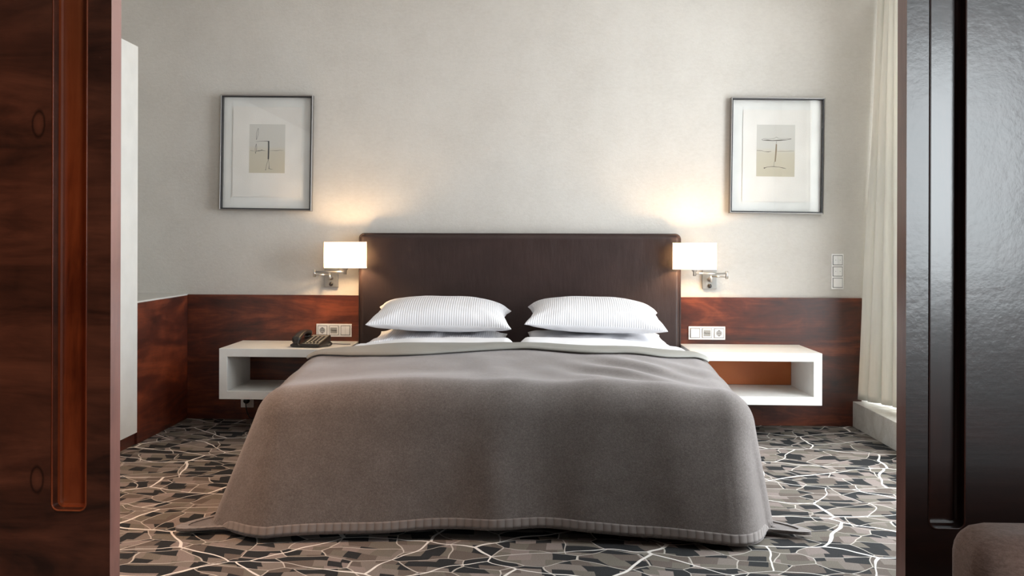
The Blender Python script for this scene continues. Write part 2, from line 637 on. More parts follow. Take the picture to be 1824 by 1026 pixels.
# ---------------------------------------------------------------- setting
XL, XR = -2.75, 2.42          # bedroom side walls
YD = -3.67                    # front face of the sliding doors
CEIL = 2.70
YB = -8.5                     # rear wall of the sitting room
struct('floor', box(((XL - 0.6, YB, -0.08), (3.95, 0.0, 0.0))), M['carpet'], 'carpet with dark patches and pale winding lines')
struct('ceiling', box(((XL - 0.6, YB, CEIL), (3.95, 0.12, CEIL + 0.1))), M['ceiling'], 'plain pale ceiling')
struct('wall_back', box(((XL, 0.0, -0.08), (XR, 0.12, CEIL))), M['wall'], 'off-white papered wall behind the bed')
struct('wall_left', box(((XL - 0.1, -3.6, -0.08), (XL, 0.12, CEIL))), M['wall'], 'papered left side wall')
# right wall with window opening
W0, W1, WZ0, WZ1 = -2.70, -0.14, 0.16, 2.48
struct('wall_right', box(((XR, W1, 0), (XR + 0.1, 0.12, CEIL)), ((XR, -3.6, 0), (XR + 0.1, W0, CEIL)),
                         ((XR, W0, WZ1), (XR + 0.1, W1, CEIL)), ((XR, W0, 0), (XR + 0.1, W1, WZ0))), M['wall'], 'right side wall with the window')
wf = struct('window_1', box(((XR + 0.02, W0, WZ0), (XR + 0.07, W0 + 0.05, WZ1)), ((XR + 0.02, W1 - 0.05, WZ0), (XR + 0.07, W1, WZ1)),
                            ((XR + 0.02, W0 + 0.05, WZ0), (XR + 0.07, W1 - 0.05, WZ0 + 0.05)), ((XR + 0.02, W0 + 0.05, WZ1 - 0.05), (XR + 0.07, W1 - 0.05, WZ1)),
                            ((XR + 0.02, -1.445, WZ0 + 0.05), (XR + 0.07, -1.395, WZ1 - 0.05))), M['wardrobe_white'], 'tall window in the right wall')
# sitting room shell
struct('wall_front', box(((-3.35, YB - 0.1, 0), (2.2, YB, CEIL)), ((3.8, YB - 0.1, 0), (3.95, YB, CEIL)),
                         ((2.2, YB - 0.1, 2.55), (3.8, YB, CEIL)), ((2.2, YB - 0.1, 0), (3.8, YB, 0.7))), M['wainscot'], 'rear wall of the sitting room')
struct('window_2', box(((2.2, YB - 0.06, 0.7), (2.24, YB - 0.01, 2.55)), ((3.76, YB - 0.06, 0.7), (3.8, YB - 0.01, 2.55)),
                       ((2.24, YB - 0.06, 0.7), (3.76, YB - 0.01, 0.74)), ((2.24, YB - 0.06, 2.51), (3.76, YB - 0.01, 2.55)),
                       ), M['wardrobe_white'], 'window of the sitting room')
struct('wall_sitting_left', box(((-3.35, YB, 0), (-3.25, -3.6, CEIL))), M['wainscot'], 'panelled sitting room side wall')
struct('wall_sitting_right', box(((3.85, YB, 0), (3.95, -3.6, CEIL))), M['wainscot'], 'sitting room side wall')
struct('wall_opening', box(((XL - 0.6, -3.60, 2.42), (3.95, -3.5, CEIL)), ((XL - 0.6, -3.60, 0), (XL + 0.05, -3.5, 2.42)),
                           ((XR - 0.05, -3.60, 0), (3.95, -3.5, 2.42))), M['door_left'], 'wall around the sliding door opening')

# wainscot behind bed (full width) and low boxed panelling on the left
WH = 0.765
struct('trim_1', box(((-2.099, -0.02, 0.0), (1.985, 0.0, WH))), M['wainscot'], 'mahogany wainscot along the back wall', bevel=0.002)
struct('trim_2', box(((XL, -0.765, 0.0), (-2.099, 0.0, WH - 0.006))), M['wainscot_side'], 'low mahogany boxed panelling on the left', bevel=0.002)
struct('trim_3', box(((XL, -0.765, WH - 0.006), (-2.101, 0.0, WH + 0.004))), M['ledge'], 'pale ledge on top of the boxed panelling', bevel=0.002)
struct('trim_4', box(((1.933, -3.5, 0.0), (XR, 0.0, 0.15))), M['stone'], 'low stone platform below the window', bevel=0.003)

# wardrobe on the left, white door on a dark plinth
w_ = tag(empty('wardrobe', (-2.40, -2.1, 0)), 'tall built-in wardrobe with a flat white door above a dark plinth', 'wardrobe')
loc = Vector(w_.location)


def local(bm, origin):
    bmesh.ops.translate(bm, verts=bm.verts, vec=-Vector(origin))
    return bm


obj('body', local(box(((XL + 0.005, -3.48, 0.0), (-2.125, -0.768, 2.125))), loc), M['wardrobe_white'], w_)
obj('plinth', local(box(((-2.125, -3.48, 0.0), (-2.112, -0.768, 0.060))), loc), M['wainscot_side'], w_)
for k in range(3):
    y1 = -0.768 - k * 0.905
    obj('door', local(box(((-2.123, y1 - 0.901, 0.064), (-2.099, y1, 2.137))), loc), M['wardrobe_white'], w_, bevel=0.0015)

# ---------------------------------------------------------------- sliding doors with recessed grip channel


def sliding_door(name, x0, x1, gx0, gx1, gz0, mat, label, edge_x, chan):
    zt = 2.42
    bm = bmesh.new()
    y0, y1 = YD, YD + 0.052
    dep = 0.030
    gt = 2.25
    outer = [(x0, 0.006), (x1, 0.006), (x1, zt), (x0, zt)]
    inner = rounded_rect(gx0, gz0, gx1, gt, 0.014, 6)
    # front face with a hole: bridge by triangulation
    vo = [bm.verts.new((x, y0, z)) for x, z in outer]
    vi = [bm.verts.new((x, y0, z)) for x, z in inner]
    eo = [bm.edges.new((vo[i], vo[(i + 1) % 4])) for i in range(4)]
    ei = [bm.edges.new((vi[i], vi[(i + 1) % len(vi)])) for i in range(len(vi))]
    bmesh.ops.triangle_fill(bm, edges=eo + ei, use_beauty=True)
    # walls of the recess: slight cove then floor
    n = len(inner)
    prev = vi
    mx_, mz_ = (gx0 + gx1) / 2, (gz0 + gt) / 2
    for sh, yy in ((0.0, y0 + dep * 0.75), (0.0025, y0 + dep * 0.93), (0.007, y0 + dep)):
        pts = rounded_rect(gx0 + sh, gz0 + sh, gx1 - sh, gt - sh, max(0.014 - sh, 0.004), 6)
        ring = [bm.verts.new((x, yy, z)) for x, z in pts]
        for k in range(n):
            bm.faces.new((prev[k], prev[(k + 1) % n], ring[(k + 1) % n], ring[k]))
        prev = ring
    bm.faces.new(prev)
    vb = [bm.verts.new((x, y1, z)) for x, z in outer]
    bm.faces.new(vb)
    for k in range(4):
        bm.faces.new((vo[k], vo[(k + 1) % 4], vb[(k + 1) % 4], vb[k]))
    bmesh.ops.recalc_face_normals(bm, faces=bm.faces)
    for f_ in bm.faces:
        f_.smooth = False
    d_ = struct(name, bm, [mat, M['door_edge_lit'], chan], label)
    for p in d_.data.polygons:
        if abs(p.normal.x) > 0.9 and (abs(p.center.x - edge_x) < 0.002):
            p.material_index = 1
        elif p.center.y > y0 + 0.01 and p.center.y < y1 - 0.005 and abs(p.normal.y) > 0.2:
            p.material_index = 2
    # bead running round the channel
    bm = bmesh.new()
    ring_pts = rounded_rect(gx0 - 0.0015, gz0 - 0.0015, gx1 + 0.0015, gt + 0.0015, 0.0155, 8)
    pts = [(x, y0 - 0.0005, z) for x, z in ring_pts]
    add_tube(bm, pts + [pts[0]], 0.0022, 10, caps=False)
    b_ = obj('channel_bead', bm, chan, d_, smooth=True)
    return d_


sliding_door('door_1', -2.80, -0.943, -1.0757, -1.0003, 0.482, M['door_left'], 'dark mahogany sliding door on the left with a recessed grip channel', -0.943, M['channel'])
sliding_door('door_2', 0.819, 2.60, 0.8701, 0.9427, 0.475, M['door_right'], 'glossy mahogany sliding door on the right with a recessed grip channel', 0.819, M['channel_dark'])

# ---------------------------------------------------------------- bed
HW = 0.80            # half width of the flat top of the bedding
YF = -2.02           # where the foot end starts to round off
RR = 0.13
RF = 0.165            # larger rounding at the foot end


def top_z(s, y):
    """height of the bedding top, s measured from the bed centre line"""
    z = 0.588
    z -= 0.052 * smooth01((-1.15 - y) / 0.95)
    z -= 0.026 * smooth01((abs(s) - 0.45) / 0.40)
    z += 0.007 * math.cos((abs(s) - 0.42) * 4.5) + 0.014 * math.exp(-((s - 0.02) / 0.2) ** 2) * smooth01((y + 1.9) / 0.4)
    z += 0.010 * noise.noise(Vector((s * 2.3, y * 2.0, 3.1)))
    return z


bed = tag(empty('bed', (CX, -1.05, 0)), 'double bed with a tall brown leather headboard', 'bed')
BO = Vector((CX, -1.05, 0))
obj('base', local(box(((CX - 0.82, -2.00, 0.10), (CX + 0.82, -0.12, 0.26))), BO), M['leather'], bed, bevel=0.02)
for sx in (-0.78, 0.78):
    for yy in (-0.25, -1.90):
        obj('leg', local(box(((CX + sx - 0.03, yy - 0.03, 0.0), (CX + sx + 0.03, yy + 0.03, 0.10))), BO), M['black'], bed)
for s0, s1 in ((-0.835, -0.004), (0.004, 0.835)):
    obj('mattress', local(box(((CX + s0, -2.03, 0.262), (CX + s1, -0.110, 0.440))), BO), M['sheet'], bed, bevel=0.05, segs=5)


def headboard():
    hw, zt, zb, dep = 0.966, 1.146, 0.06, 0.078
    n = 90
    vs = []
    nu, nv = 120, 60

    def front(u, v_):
        x = (u * 2 - 1) * hw
        z = zb + v_ * (zt - zb)
        ex = (hw - abs(x))
        ez = (zt - z)
        # rounded corner silhouette
        y = -0.020 - dep
        e = min(ex, ez)
        y += 0.020 * (1 - smooth01(e / 0.035)) ** 1.5
        y -= 0.010 * smooth01(e / 0.25)
        # soft puckers under the top seam
        pk = math.exp(-((ez - 0.05) / 0.05) ** 2) * (0.5 + 0.5 * noise.noise(Vector((x * 3, 0, 0))))
        y += 0.0022 * pk * noise.noise(Vector((x * 22.0, ez * 3, 0.5))) * 2
        pk2 = math.exp(-((ex - 0.05) / 0.05) ** 2)
        y += 0.0015 * pk2 * noise.noise(Vector((ez * 12.0, ex * 3, 9.5))) * 2
        # corner rounding in plan
        r = 0.035
        if ex < r and ez < r:
            dx, dz = r - ex, r - ez
            dd = math.hypot(dx, dz)
            if dd > 1e-6:
                k = max(dx, dz) / dd
                x = math.copysign(hw - r + dx * k, x)
                z = zt - r + dz * k
        return (x, y, z)
    us = [0.5 - 0.5 * math.cos(PI * i / nu) for i in range(nu + 1)]
    vv = [math.sin(PI / 2 * j / nv) for j in range(nv + 1)]
    me = grid_mesh(nu, nv, lambda u, v_: front(us[round(u * nu)], vv[round(v_ * nv)]))
    bm = bmesh.new()
    bm.from_mesh(me)
    edges = [e for e in bm.edges if e.is_boundary]
    r = bmesh.ops.extrude_edge_only(bm, edges=edges)
    nvs = [g for g in r['geom'] if isinstance(g, bmesh.types.BMVert)]
    for v_ in nvs:
        v_.co.y = -0.021
    bmesh.ops.translate(bm, verts=bm.verts, vec=Vector((CX, 0, 0)) - BO)
    h_ = obj('headboard', bm, M['leather'], bed, smooth=True)
    # piping seam
    path = []
    i_ = 0.006
    x0, x1, z1 = CX - hw + i_, CX + hw - i_, zt - i_
    path.append((x0, -0.0800, zb))
    for k in range(9):
        a = PI - k * PI / 2 / 8
        path.append((x0 + 0.030 + 0.030 * math.cos(a), -0.0805, z1 - 0.030 + 0.030 * math.sin(a)))
    for k in range(9):
        a = PI / 2 - k * PI / 2 / 8
        path.append((x1 - 0.030 + 0.030 * math.cos(a), -0.0805, z1 - 0.030 + 0.030 * math.sin(a)))
    path.append((x1, -0.0800, zb))
    obj('piping', local(tube(path, 0.0032, 8), BO), M['leather'], h_, smooth=True)
    return h_


headboard()

# ---- duvets


def duvet(side, label):
    """side -1 left, +1 right"""
    def fn(u, v_):
        # u across: 0 at the middle of the bed .. 1 outer hanging edge; v from head to foot
        y = lerp(-0.80, -1.95, v_)
        a = 0.020 + u * (HW + 0.30 - 0.020)
        inner = smooth01((a - 0.0) / 0.055)
        head = smooth01(v_ / 0.055) ** 0.7
        s = side * min(a, HW)
        z = top_z(s, y) - 0.020
        x = a
        if a > HW:
            d_ = a - HW
            r = 0.085
            t_ = min(d_ / r, 1.35)
            x = HW + r * math.sin(t_)
            z -= r * (1 - math.cos(t_))
            if d_ / r > 1.35:
                x += (d_ - r * 1.35) * math.cos(1.35)
                z -= (d_ - r * 1.35) * math.sin(1.35)
        z -= 0.035 * (1 - inner) + 0.060 * (1 - head)
        z += 0.022 * math.exp(-((y + 0.93) / 0.22) ** 2)
        z += 0.006 * noise.noise(Vector((side * a * 5, y * 6, 1.0))) * (1 if v_ > 0.02 else 0)
        return (CX + side * x, y, z)
    me = grid_mesh(90, 70, fn)
    o = link('duvet', me, M['linen'], smooth=True)
    md = o.modifiers.new('thick', 'SOLIDIFY')
    md.thickness = 0.035
    md.offset = 1 if side > 0 else -1
    return tag(o, label, 'duvet', 'white duvets on the bed')


duvet(-1, 'white duvet on the left half of the bed, beside the telephone')
duvet(1, 'white duvet on the right half of the bed, near the window')

# ---- pillows


def pillow(loc_, w, d, tz, bz, rot, label, seed, pinch=0.10, stripes=True, crump=0.0, tips=None, power=0.42):
    """w half width, d half depth, tz/bz thickness above/below the seam"""
    n = 56
    rows = []
    sv = Vector((seed * 3.7, seed * 1.3, 0))

    def pt(u, v_, up):
        x = w * u * (1 - pinch * (1 - abs(v_) ** 2.5) * abs(u) ** 3)
        y = d * v_ * (1 - pinch * 1.0 * (1 - abs(u) ** 2.5) * abs(v_) ** 3)
        g = max(0.0, (1 - abs(u) ** 2.4)) * max(0.0, (1 - abs(v_) ** 2.4))
        th = g ** power
        z = th * (tz if up else -bz)
        cr = 0.006 * noise.noise(Vector((x * 6, y * 6, 0)) + sv) * th
        # gathers radiating from the corners
        q = (abs(u) * abs(v_)) ** 2
        ang = math.atan2(y, x)
        cr += 0.007 * q * math.sin(ang * 26 + seed) * min(1, th * 3)
        cr += crump * th * noise.noise(Vector((x * 16, y * 5, seed)))
        z += cr
        # the seam sags/rises at the corners
        z += 0.012 * q * math.sin(seed * 2.1 + u * 2)
        return (x, y, z)
    me = bpy.data.meshes.new('pillow')
    bm = bmesh.new()
    uvl = bm.loops.layers.uv.new('UVMap')
    us = [math.sin(PI / 2 * (i / n * 2 - 1)) for i in range(n + 1)]
    top = [[bm.verts.new(pt(us[i], us[j], True)) for i in range(n + 1)] for j in range(n + 1)]
    bot = [[top[j][i] if i in (0, n) or j in (0, n) else bm.verts.new(pt(us[i], us[j], False)) for i in range(n + 1)] for j in range(n + 1)]
    for j in range(n):
        for i in range(n):
            f_ = bm.faces.new((top[j][i], top[j][i + 1], top[j + 1][i + 1], top[j + 1][i]))
            f_.material_index = 0
            for lp, (a, b) in zip(f_.loops, ((i, j), (i + 1, j), (i + 1, j + 1), (i, j + 1))):
                lp[uvl].uv = (us[a] * 0.5 + 0.5, us[b] * 0.5 + 0.5)
            g_ = bm.faces.new((bot[j][i], bot[j + 1][i], bot[j + 1][i + 1], bot[j][i + 1]))
            g_.material_index = 1
    bmesh.ops.recalc_face_normals(bm, faces=bm.faces)
    bm.to_mesh(me)
    bm.free()
    o = link('pillow', me, [M['pillow_stripe'] if stripes else M['linen'], M['linen']], smooth=True)
    o.location = loc_
    o.rotation_euler = rot
    return tag(o, label, 'pillow', 'white pillows on the bed')


pillow((CX - 0.435, -0.46, 0.545), 0.375, 0.29, 0.050, 0.075, (0.02, 0.0, 0.01), 'white pillow lying under the plump left pillow', 2.0, 0.05, True, 0.016)
pillow((CX + 0.435, -0.46, 0.545), 0.385, 0.29, 0.050, 0.075, (0.02, 0.0, -0.02), 'white pillow lying under the plump right pillow', 5.0, 0.05, False, 0.008)
pillow((CX - 0.425, -0.46, 0.672), 0.390, 0.28, 0.106, 0.060, (0.10, 0.012, 0.02), 'plump striped white pillow on top, left half of the bed', 1.0, 0.10)
pillow((CX + 0.425, -0.46, 0.672), 0.378, 0.28, 0.108, 0.060, (0.10, 0.025, -0.03), 'plump striped white pillow on top, right half of the bed', 4.0, 0.10)

# ---- bedspread
YH = -1.33      # head edge of the bedspread


def spread_params(side, s, phi):
    """slope angle, hem height, extra length lying on the floor; side -1/+1, s distance from centre along foot, phi 0 (side) .. pi/2 (foot)"""
    k = (min(abs(s), HW) / HW)
    foot_t = math.radians(lerp(73, 63 if side < 0 else 64, k ** 2))
    side_t = math.radians(74 if side < 0 else 84)
    mid_t = math.radians(66 if side < 0 else 77)
    c_ = phi / (PI / 2)
    if c_ > 0.5:
        tt = lerp(mid_t, foot_t, smooth01((c_ - 0.5) * 2))
    else:
        tt = lerp(side_t, mid_t, smooth01(c_ * 2))
    zt_ = lerp(0.040, 0.012, k ** 1.6)
    corner = math.exp(-((c_ - (0.42 if side < 0 else 0.36)) / 0.12) ** 2)
    trail = (0.15 if side < 0 else 0.15) * corner
    return tt, zt_, trail


def wrinkle(s, y):
    wr = math.exp(-(((s - 0.48) / 0.26) ** 2 + ((y + 1.80) / 0.22) ** 2))
    z = 0.010 * wr * math.sin((s * 0.9 + y) * 25)
    z += 0.010 * math.exp(-((s + 0.01 + (y + 2.0) * 0.30) / 0.08) ** 2) * smooth01((-1.45 - y) / 0.4)
    z += 0.007 * noise.noise(Vector((s * 5, y * 5, 8))) * smooth01((-1.4 - y) / 0.2)
    z -= 0.008 * math.exp(-(((s + 0.35) / 0.30) ** 2 + ((y + 1.85) / 0.12) ** 2))
    return z


def spread_point(a, b, lift=0.0):
    """a in [-1-..]: across, b: along. |a| <= HW flat; beyond normalised 0..1 drop. b <= 0 flat length; beyond normalised."""
    side = -1 if a < 0 else 1
    ea = max(0.0, abs(a) - HW) / 0.6          # 0..1
    eb = max(0.0, -b + YF) / 0.6              # 0..1
    s = max(-HW, min(HW, a))
    y = max(YF, b)
    H = top_z(s, y) + wrinkle(s, y)
    if ea <= 0 and eb <= 0:
        nx = 0.0
        z = H
        return Vector((CX + s * (1.10 if s < 0 else 0.995), y, z + lift))
    p = 2.4
    nrm = (ea ** p + eb ** p) ** (1 / p)
    phi = math.atan2(eb, ea) if ea > 0 else PI / 2
    tt, zt_, trail = spread_params(side, s, phi if ea > 0 and eb > 0 else (PI / 2 if eb > 0 else 0.0))
    RR = lerp(globals()['RR'], RF, (smooth01(phi / (PI / 2)) if ea > 0 and eb > 0 else (1.0 if eb > 0 else 0.0)))
    hang = (H - RR * (1 - math.cos(tt)) - zt_) / math.sin(tt)
    nfloor = RR * tt + hang
    D = nfloor + trail
    d_ = min(nrm, 1.35) * (D if ea <= 0 or eb <= 0 else D)
    if ea > 0 and eb > 0:
        rho = (math.cos(phi) ** p + math.sin(phi) ** p) ** (1 / p) / max(math.cos(phi), math.sin(phi))
        d_ = nrm / rho * D
    if d_ <= RR * tt:
        t_ = d_ / RR
        o_, z = RR * math.sin(t_), H - RR * (1 - math.cos(t_))
        nt = t_
    elif d_ <= nfloor:
        q = d_ - RR * tt
        o_ = RR * math.sin(tt) + q * math.cos(tt)
        z = H - RR * (1 - math.cos(tt)) - q * math.sin(tt)
        nt = tt
    else:
        o_ = RR * math.sin(tt) + hang * math.cos(tt) + (d_ - nfloor)
        z = zt_ + 0.001
        nt = PI / 2 * 0
    f_ = smooth01(d_ / D)
    # soft vertical folds on the hanging part
    if eb > 0 and ea <= 0:
        o_ += 0.020 * f_ * math.exp(-((s + 0.06) / 0.075) ** 2) - 0.016 * f_ * math.exp(-((s - 0.12) / 0.11) ** 2) - 0.008 * f_ * math.exp(-((s + 0.24) / 0.10) ** 2)
        o_ += 0.012 * f_ * noise.noise(Vector((s * 3.0, 0.3, 0))) + 0.004 * f_ * noise.noise(Vector((s * 8.0, z * 3, 0)))
        if nrm > 0.5:
            z += 0.010 * (f_ ** 3) * noise.noise(Vector((s * 3.5 + 4, 2, 0)))
    if ea > 0 and eb > 0:
        o_ += 0.012 * f_ * math.sin(phi * 4 + (1 if side > 0 else 0)) * math.sin(2 * phi)
    o_ += lift * math.sin(nt)
    z += lift * max(math.cos(nt), 0.0)
    ca, cb = math.cos(phi), math.sin(phi)
    if ea <= 0:
        ca, cb = 0.0, 1.0
    if eb <= 0:
        ca, cb = 1.0, 0.0
    z = max(z, 0.012 + lift)
    return Vector((CX + s * (1.10 if s < 0 else 0.995) + side * ca * o_, y - cb * o_, z))


A = HW + 0.6
BF = YF - 0.6
na, nb = 220, 170


def ab(u, v_):
    return lerp(-A, A, u), lerp(YH, BF, v_)


me = grid_mesh(na, nb, lambda u, v_: spread_point(*ab(u, v_), lift=0.004))
spread = link('bedspread', me, M['wool'], smooth=True)
md = spread.modifiers.new('thick', 'SOLIDIFY')
md.thickness = 0.007
md.offset = -1
tag(spread, 'taupe wool bedspread draped over the bed and down to the carpet', 'bedspread')

# ribbed hem along the edge of the spread (left side, foot, right side)


def hem():
    perim = []
    N1, N2 = 60, 260
    for i in range(N1):
        perim.append(('L', i / N1))
    for i in range(N2):
        perim.append(('F', i / N2))
    for i in range(N1 + 1):
        perim.append(('R', i / N1))
    w = 0.038
    cols = 6
    vs, fs = [], []
    uvu = []
    run = 0.0
    lastp = None
    for k, (kind, q) in enumerate(perim):
        for j in range(cols + 1):
            inset = w * (1 - j / cols)
            if kind == 'L':
                a_, b_ = -A + inset, lerp(YH, BF + w, q)
            elif kind == 'F':
                a_, b_ = lerp(-A + w, A - w, q) if False else lerp(-A, A, q), BF + inset
                lim = A - inset
                a_ = max(-lim, min(lim, a_))
            else:
                a_, b_ = A - inset, lerp(BF + w, YH, q)
            if kind != 'F':
                b_ = max(b_, BF + inset)
            p = spread_point(a_, b_, lift=0.0135)
            vs.append(tuple(p))
            if j == cols:
                if lastp is not None:
                    run += (p - lastp).length
                lastp = p
        uvu.append(run)
    for k in range(len(perim) - 1):
        for j in range(cols):
            a0 = k * (cols + 1) + j
            fs.append((a0, a0 + 1, a0 + cols + 2, a0 + cols + 1))
    me_ = bpy.data.meshes.new('hem')
    me_.from_pydata(vs, [], fs)
    ul = me_.uv_layers.new(name='UVMap')
    for p in me_.polygons:
        for li in p.loop_indices:
            vi = me_.loops[li].vertex_index
            ul.data[li].uv = (uvu[vi // (cols + 1)] / 0.030, (vi % (cols + 1)) / cols)
    me_.update()
    o = link('hem', me_, M['hem'], spread, smooth=True)
    md_ = o.modifiers.new('thick', 'SOLIDIFY')
    md_.thickness = 0.003
    md_.offset = 0
    tag(o, 'ribbed hem of the bedspread')


hem()


def fold_back():
    """head edge of the spread turned back over itself, showing the smooth grey-green lining"""
    def wid(s):
        return 0.155 + 0.085 * math.exp(-((s + 0.45) / 0.25) ** 2) - 0.04 * math.exp(-((s - 0.04) / 0.15) ** 2) + 0.03 * math.exp(-((s - 0.36) / 0.10) ** 2) + 0.006 * math.sin(s * 11)

    def fn(u, v_):
        a = lerp(-(HW + 0.075), HW + 0.075, u)
        w = wid(a) * (1 - 0.5 * smooth01((abs(a) - 0.6) / 0.3))
        # v 0: just under the fold, rolls round and runs back
        if v_ < 0.25:
            ang = PI * (v_ / 0.25)
            lift = 0.012 + 0.006 * (1 - math.cos(ang))
            b = YH + 0.012 * math.sin(ang) + 0.002
            pb = YH - 0.002
            p = spread_point(a, pb, lift=lift)
            p.y = b
            return p
        k = (v_ - 0.25) / 0.75
        b = YH - w * k
        lift = 0.024 + 0.006 * math.sin(k * PI) + 0.004 * noise.noise(Vector((a * 6, k * 2, 2)))
        if k > 0.90:
            lift -= 0.006 * ((k - 0.90) / 0.10) ** 2
        return spread_point(a, b, lift=lift)
    me_ = grid_mesh(160, 40, fn)
    o = link('turned_back_lining', me_, M['lining'], spread, smooth=True)
    md_ = o.modifiers.new('thick', 'SOLIDIFY')
    md_.thickness = 0.006
    md_.offset = 0
    tag(o, 'smooth grey-green lining turned back at the head of the bedspread')


fold_back()

# ---------------------------------------------------------------- floating nightstands


def nightstand(x0, x1, label):
    z0, z1, y0, th = 0.197, 0.485, -0.470, 0.047
    o_ = ((x0 + x1) / 2, y0 / 2, z0)
    r_ = tag(empty('floating_nightstand', o_), label, 'nightstand', 'white wall-hung nightstands')
    bm = bmesh.new()
    # hollow box: outer shell and opening through to the wall
    outer = [(x0, z0), (x1, z0), (x1, z1), (x0, z1)]
    inner = [(x0 + th, z0 + th), (x1 - th, z0 + th), (x1 - th, z1 - th), (x0 + th, z1 - th)]
    fr = [[bm.verts.new((x, y, z)) for x, z in ring] for y in (y0, -0.0215) for ring in (outer, inner)]
    fo, fi, bo, bi = fr
    for k in range(4):
        q = (k + 1) % 4
        bm.faces.new((fo[k], fo[q], fi[q], fi[k]))
        bm.faces.new((bo[k], bo[q], bi[q], bi[k]))
        bm.faces.new((fo[k], fo[q], bo[q], bo[k]))
        bm.faces.new((fi[k], fi[q], bi[q], bi[k]))
    obj('shelf_box', local(bm, o_), M['white_lacquer'], r_, bevel=0.0025)
    return r_


nightstand(-1.752, -1.030, 'white open box nightstand left of the bed, with the telephone on it')
nightstand(0.910, 1.616, 'white open box nightstand right of the bed, with nothing on it')
# orange-brown leather-clad back seen through the right nightstand
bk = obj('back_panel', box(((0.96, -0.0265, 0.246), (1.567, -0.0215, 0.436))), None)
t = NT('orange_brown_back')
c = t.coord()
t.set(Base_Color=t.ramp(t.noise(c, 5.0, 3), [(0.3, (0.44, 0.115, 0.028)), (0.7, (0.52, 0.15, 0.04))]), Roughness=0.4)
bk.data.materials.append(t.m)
ns_r = [o for o in bpy.data.objects if o.name.startswith('floating_nightstand')][-1]
bk.parent = ns_r
bk.location = -Vector(ns_r.location)
bk['label'] = 'orange-brown back panel'

# ---------------------------------------------------------------- wall lamps


def wall_lamp(m, label):
    """m = -1 left lamp (arm folds to the left), +1 right lamp; x mirrored about the bed centre"""
    def X(dx):
        return CX + m * dx
    root_loc = Vector((X(1.146), 0, 0.872))
    r_ = tag(empty('wall_lamp', root_loc), label, 'lamp', 'swing-arm wall lamps')

    def part(name, bm, mat, parent=r_, **kw):
        return obj(name, local(bm, root_loc), mat, parent, **kw)
    part('wall_plate', box(((min(X(1.104), X(1.188)), -0.020, 0.815), (max(X(1.104), X(1.188)), 0.0, 0.932))), M['plate_metal'], bevel=0.0015)
    kb = lathe([(0.0125, 0.0), (0.0125, -0.004), (0.011, -0.005), (0.010, -0.009), (0.008, -0.011)], 24, 'y')
    bmesh.ops.translate(kb, verts=kb.verts, vec=(X(1.146), -0.020, 0.833))
    part('switch_knob', kb, M['black'], smooth=True)
    st_ = lathe([(0.014, 0.0), (0.014, -0.006), (0.0055, -0.008), (0.0055, -0.045)], 24, 'y')
    bmesh.ops.translate(st_, verts=st_.verts, vec=(X(1.146), -0.020, 0.872))
    part('stem', st_, M['nickel'], smooth=True)
    piv = (X(1.146), -0.065)
    jnt = (X(1.228), -0.115)
    sck = (X(1.030), -0.170)
    part('pivot', tube([(piv[0], piv[1], 0.858), (piv[0], piv[1], 0.903)], 0.0065, 20), M['nickel'], smooth=True, bevel=0)
    part('arm', tube([(piv[0], piv[1], 0.892), (jnt[0], jnt[1], 0.892)], 0.0045), M['nickel'], smooth=True)
    part('joint', tube([(jnt[0], jnt[1], 0.880), (jnt[0], jnt[1], 0.925)], 0.0085, 20), M['nickel'], smooth=True)
    part('arm', tube([(jnt[0], jnt[1], 0.911), (sck[0], sck[1], 0.911)], 0.0055), M['nickel'], smooth=True)
    hub = lathe([(0.0085, 0.0), (0.0085, 0.024), (0.012, 0.026), (0.019, 0.036), (0.021, 0.044), (0.018, 0.046)], 24)
    bmesh.ops.translate(hub, verts=hub.verts, vec=(sck[0], sck[1], 0.898))
    part('socket', hub, M['nickel'], smooth=True)
    part('stem', tube([(sck[0], sck[1], 0.942), (sck[0], sck[1], 0.965)], 0.010, 16), M['socket_white'], smooth=True)
    bl = lathe([(0.006, 0.0), (0.012, 0.008), (0.022, 0.030), (0.026, 0.045), (0.022, 0.060), (0.012, 0.070), (0.002, 0.073)], 20)
    bmesh.ops.translate(bl, verts=bl.verts, vec=(sck[0], sck[1], 0.965))
    part('bulb', bl, M['bulb'], smooth=True)
    # shade: flattened oval drum, open top and bottom
    bm = bmesh.new()
    n = 64
    zs = [0.937, 0.940, 1.088, 1.091]
    offs = [0.0012, 0.0, 0.0, 0.0012]

    def oval(t_, k):
        c_, s_ = math.cos(t_), math.sin(t_)
        e = 2 / 3.2
        return (math.copysign(abs(c_) ** e, c_) * (0.1255 + k), math.copysign(abs(s_) ** e, s_) * (0.062 + k))
    rings = []
    for z, k in [(0.937, -0.0008), (0.937, 0.0), (1.091, 0.0), (1.091, -0.0008)]:
        rings.append([bm.verts.new((sck[0] + oval(2 * PI * q / n, k)[0], sck[1] + oval(2 * PI * q / n, k)[1], z)) for q in range(n)])
    for a, b in ((rings[1], rings[2]),):
        for q in range(n):
            bm.faces.new((a[q], a[(q + 1) % n], b[(q + 1) % n], b[q]))
    for g in (rings[0], rings[3]):
        for v_ in g:
            bm.verts.remove(v_)
    sh = part('lamp_shade', bm, M['shade'], smooth=True)
    # wire rims
    for z in (0.937, 1.091):
        bm = bmesh.new()
        pts = [(sck[0] + oval(2 * PI * q / n, 0)[0], sck[1] + oval(2 * PI * q / n, 0)[1], z) for q in range(n)]
        add_tube(bm, pts + [pts[0]], 0.0013, 6, caps=False)
        part('rim', bm, M['socket_white'], sh, smooth=True)
    bm = bmesh.new()
    for q in range(3):
        a = q * 2 * PI / 3 + PI / 2
        add_tube(bm, [(sck[0], sck[1], 0.962), (sck[0] + 0.050 * math.cos(a), sck[1] + 0.050 * math.sin(a), 0.950)], 0.0012, 6)
    part('spider', bm, M['nickel'], sh, smooth=True)
    return r_


